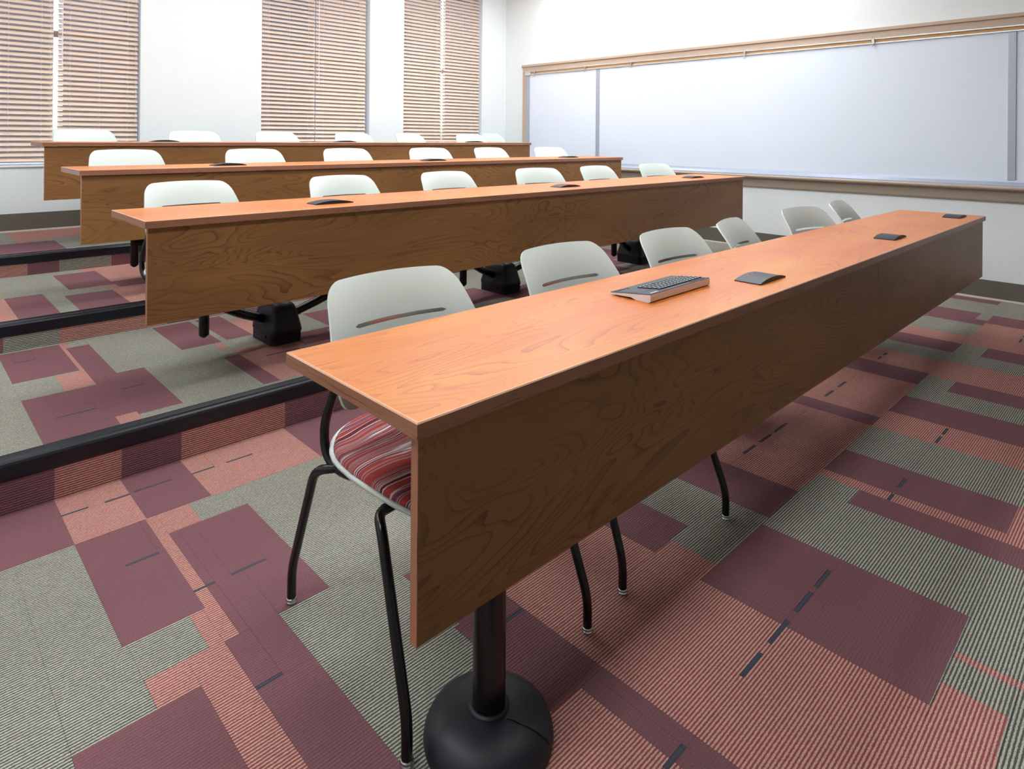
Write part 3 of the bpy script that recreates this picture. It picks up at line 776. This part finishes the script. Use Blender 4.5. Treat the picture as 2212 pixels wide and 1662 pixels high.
# ---------------------------------------------------------------- chair pedestals with swing arms
def pedestal():
    r = empty('chair_pedestal')
    # tapered cover : stacked rounded rectangles
    def rr(w, d, rad, z, n=5):
        out = []
        for cx, cy, a0 in ((w-rad, d-rad, 0), (-w+rad, d-rad, 90), (-w+rad, -d+rad, 180), (w-rad, -d+rad, 270)):
            for q in range(n):
                a = math.radians(a0+90*q/(n-1)); out.append((cx+rad*math.cos(a), cy+rad*math.sin(a), z))
        return out
    lv = [(.082, .125, .025, 0), (.082, .125, .025, .052), (.086, .129, .028, .056), (.084, .127, .03, .075), (.066, .105, .03, .165), (.058, .095, .03, .186), (.044, .08, .03, .198), (.02, .05, .018, .203)]
    g = [rr(*l) for l in lv]; n = len(g[0]); mb = MB()
    mb.add([p for q in g for p in q], [(j*n+k, j*n+(k+1)%n, (j+1)*n+(k+1)%n, (j+1)*n+k) for j in range(len(g)-1) for k in range(n)], True)
    mb.add(g[-1], [tuple(range(n))])
    c = mb.build('cover', M['rubber'], r)
    for x, y, z in ((-.06, -.129, .035), (.06, -.129, .035), (-.083, -.06, .035)):
        MB().box(x-.006, x+.006, y-.001, y+.006, z-.006, z+.006, .001).build('fixing_slot', M['tube'], c)
    return r
def arm_mesh(dx, dy):
    a, b = Vector((math.copysign(.04, dx), 0, .105)), Vector((dx, dy, .245))
    return MB().tube([a, a+(b-a)*.45, b-Vector((math.copysign(.05, dx), 0, .0)), b], .0235, 10, .05).mesh('arm', M['tube'])
PX = [(1.487, 0, 1), (3.09, 2, 3), (4.66, 4, 5)]
for i in range(4):
    for j, (px, ca, cb) in enumerate(PX):
        if i == 0:
            if j == 0: continue
            px2 = (0, 2.70, 4.10)[j]
        else: px2 = px + (0, 0, .02, .03)[i]
        o = pedestal()
        yc = rows[i][ca][1]+(.05 if i else .13)
        o.location = (px2, yc, TIER_Z[i])
        tag(o, 'black swing arm pedestal under the %s, %s' % (TN[i], ('between its first two chairs', 'between its third and fourth chairs', 'between its last two chairs')[j]), 'pedestal', 'black chair pedestals')
        for cc in (ca, cb):
            x, y, a = rows[i][cc]; obj('arm', arm_mesh(x-px2, y-yc), o)
        # post and bracket that carry the table
        h = TZ[i]-TT-TIER_Z[i]; yt = TY[i]+TW-.12-yc
        MB().tube([(0, -.01, .17), (0, -.01, .30), (0, yt+.05, h-.05), (0, yt, h-.004)], .026, 10, .06).build('table_post', M['tube'], o)
        MB().box(-.2, .2, yt-.04, yt+.04, h-.012, h-.0005).build('top_plate', M['tube'], o)

# ---------------------------------------------------------------- keyboard
KX0, KX1, KY0, KY1 = 1.637, 1.990, 1.098, 1.246
r = empty('keyboard', (KX0, KY0, TZ[0]+.0003), math.radians(.6)); tag(r, 'slim black and silver keyboard with touchpad lying on the front table', 'keyboard')
KL, KD = KX1-KX0, KY1-KY0
def ktop(y): return .0255-.0165*(y/KD)      # height of the deck
n = 8
prof = [(0, .004), (.006, 0), (.05, 0), (.070, .006), (KD-.012, .0035), (KD-.006, .0028), (KD, .0055), (KD, ktop(KD)-.0015), (0, ktop(0)-.0015)]
bd = MB().prism(prof, 0, KL).build('body', M['silver'], r); fixn(bd.data)
MB().prism([(KD-.03, 0), (KD-.012, 0), (KD-.012, .004), (KD-.03, .004)], .02, .05).prism([(KD-.03, 0), (KD-.012, 0), (KD-.012, .004), (KD-.03, .004)], KL-.05, KL-.02).build('foot', M['rubber'], r)
dk = MB()
def quad_deck(x0, x1, y0, y1, h0, h1, mb, mi=0):
    vs_ = [(x0,y0,ktop(y0)+h0),(x1,y0,ktop(y0)+h0),(x1,y1,ktop(y1)+h0),(x0,y1,ktop(y1)+h0),(x0,y0,ktop(y0)+h1),(x1,y0,ktop(y0)+h1),(x1,y1,ktop(y1)+h1),(x0,y1,ktop(y1)+h1)]
    mb.add(vs_, [(0,3,2,1),(4,5,6,7),(0,1,5,4),(1,2,6,5),(2,3,7,6),(3,0,4,7)], mi=mi); return mb
quad_deck(.0015, KL-.0015, .0015, KD-.0015, -.002, .0005, dk)
dk.build('deck', M['blackplastic'], r)
quad_deck(.012, .078, .046, KD-.022, .0004, .0010, MB()).build('touchpad', M['key'], r)
quad_deck(.012, .044, KD-.018, KD-.006, .0004, .0016, MB()).build('touchpad_button', M['key'], r)
quad_deck(.046, .078, KD-.018, KD-.006, .0004, .0016, MB()).build('touchpad_button', M['key'], r)
# printed marks on the deck beside the touchpad
pr = MB()
for (xa, ya, xb, yb) in ((.030, .060, .046, .098), (.046, .098, .062, .060), (.066, .060, .070, .104), (.024, .052, .064, .050)):
    dx, dy = xb-xa, yb-ya; ln = math.hypot(dx, dy); nx, ny = -dy/ln*.0005, dx/ln*.0005
    pr.add([(xa+nx, ya+ny, ktop(ya)+.0013), (xb+nx, yb+ny, ktop(yb)+.0013), (xb-nx, yb-ny, ktop(yb)+.0013), (xa-nx, ya-ny, ktop(ya)+.0013)], [(0,1,2,3)])
pr.build('printed_marks', M['greyprint'], r)
lg = MB()
for q in range(6): quad_deck(.022+q*.0052, .0258+q*.0052, .012, .0162+(q % 2)*.002, .0005, .0008, lg)
quad_deck(.056, .060, .012, .020, .0005, .0008, lg)
lg.build('printed_name', M['legend'], r)
MB().lathe([(.0038, 0), (.0038, .0012), (.0026, .0012), (.0026, .0005)], 16).build('side_button', M['silver'], r).matrix_local = Matrix.Translation((.018, -.0002, .013)) @ Matrix.Rotation(math.radians(90), 4, 'X')
# keys
kw, kh = .0168, .0150
km = MB(); km.box(-kw/2, kw/2, -kh/2, kh/2, 0, .0034, .0012)
km.add([(-.0026, -.001, .00345), (.0026, -.001, .00345), (.0026, .0032, .00345), (-.0026, .0032, .00345)], [(0,1,2,3)], mi=1)
keym = km.mesh('key', [M['key'], M['legend']])
wide = MB().box(-.045, .045, -kh/2, kh/2, 0, .0034, .0012).mesh('key', M['key'])
tilt = math.atan2(-.0165, KD)
rowsk = [(.030, 14), (.0475, 13), (.065, 13), (.0825, 12)]
kx0 = .088
for q, (ky, cnt) in enumerate(rowsk):
    step = (KL-.010-kx0)/cnt
    for j in range(cnt):
        o = obj('key', keym, r, (kx0+step*(j+.5), ky, ktop(ky)+.0004)); o.rotation_euler = (tilt, 0, 0); o.scale = (step*.92/kw, 1, 1)
ky = .100
for j in list(range(4))+list(range(9, 14)):
    o = obj('key', keym, r, (kx0+.0185*(j+.5)*.985, ky, ktop(ky)+.0004)); o.rotation_euler = (tilt, 0, 0)
o = obj('key', wide, r, (kx0+.0185*6.5*.985, ky, ktop(ky)+.0004)); o.rotation_euler = (tilt, 0, 0); o.scale = (.98, 1, 1)
for j in range(8):
    o = obj('function_key', keym, r, (KL-.10+.012*j, .014, ktop(.014)+.0003)); o.rotation_euler = (tilt, 0, 0); o.scale = (.55, .45, .5)
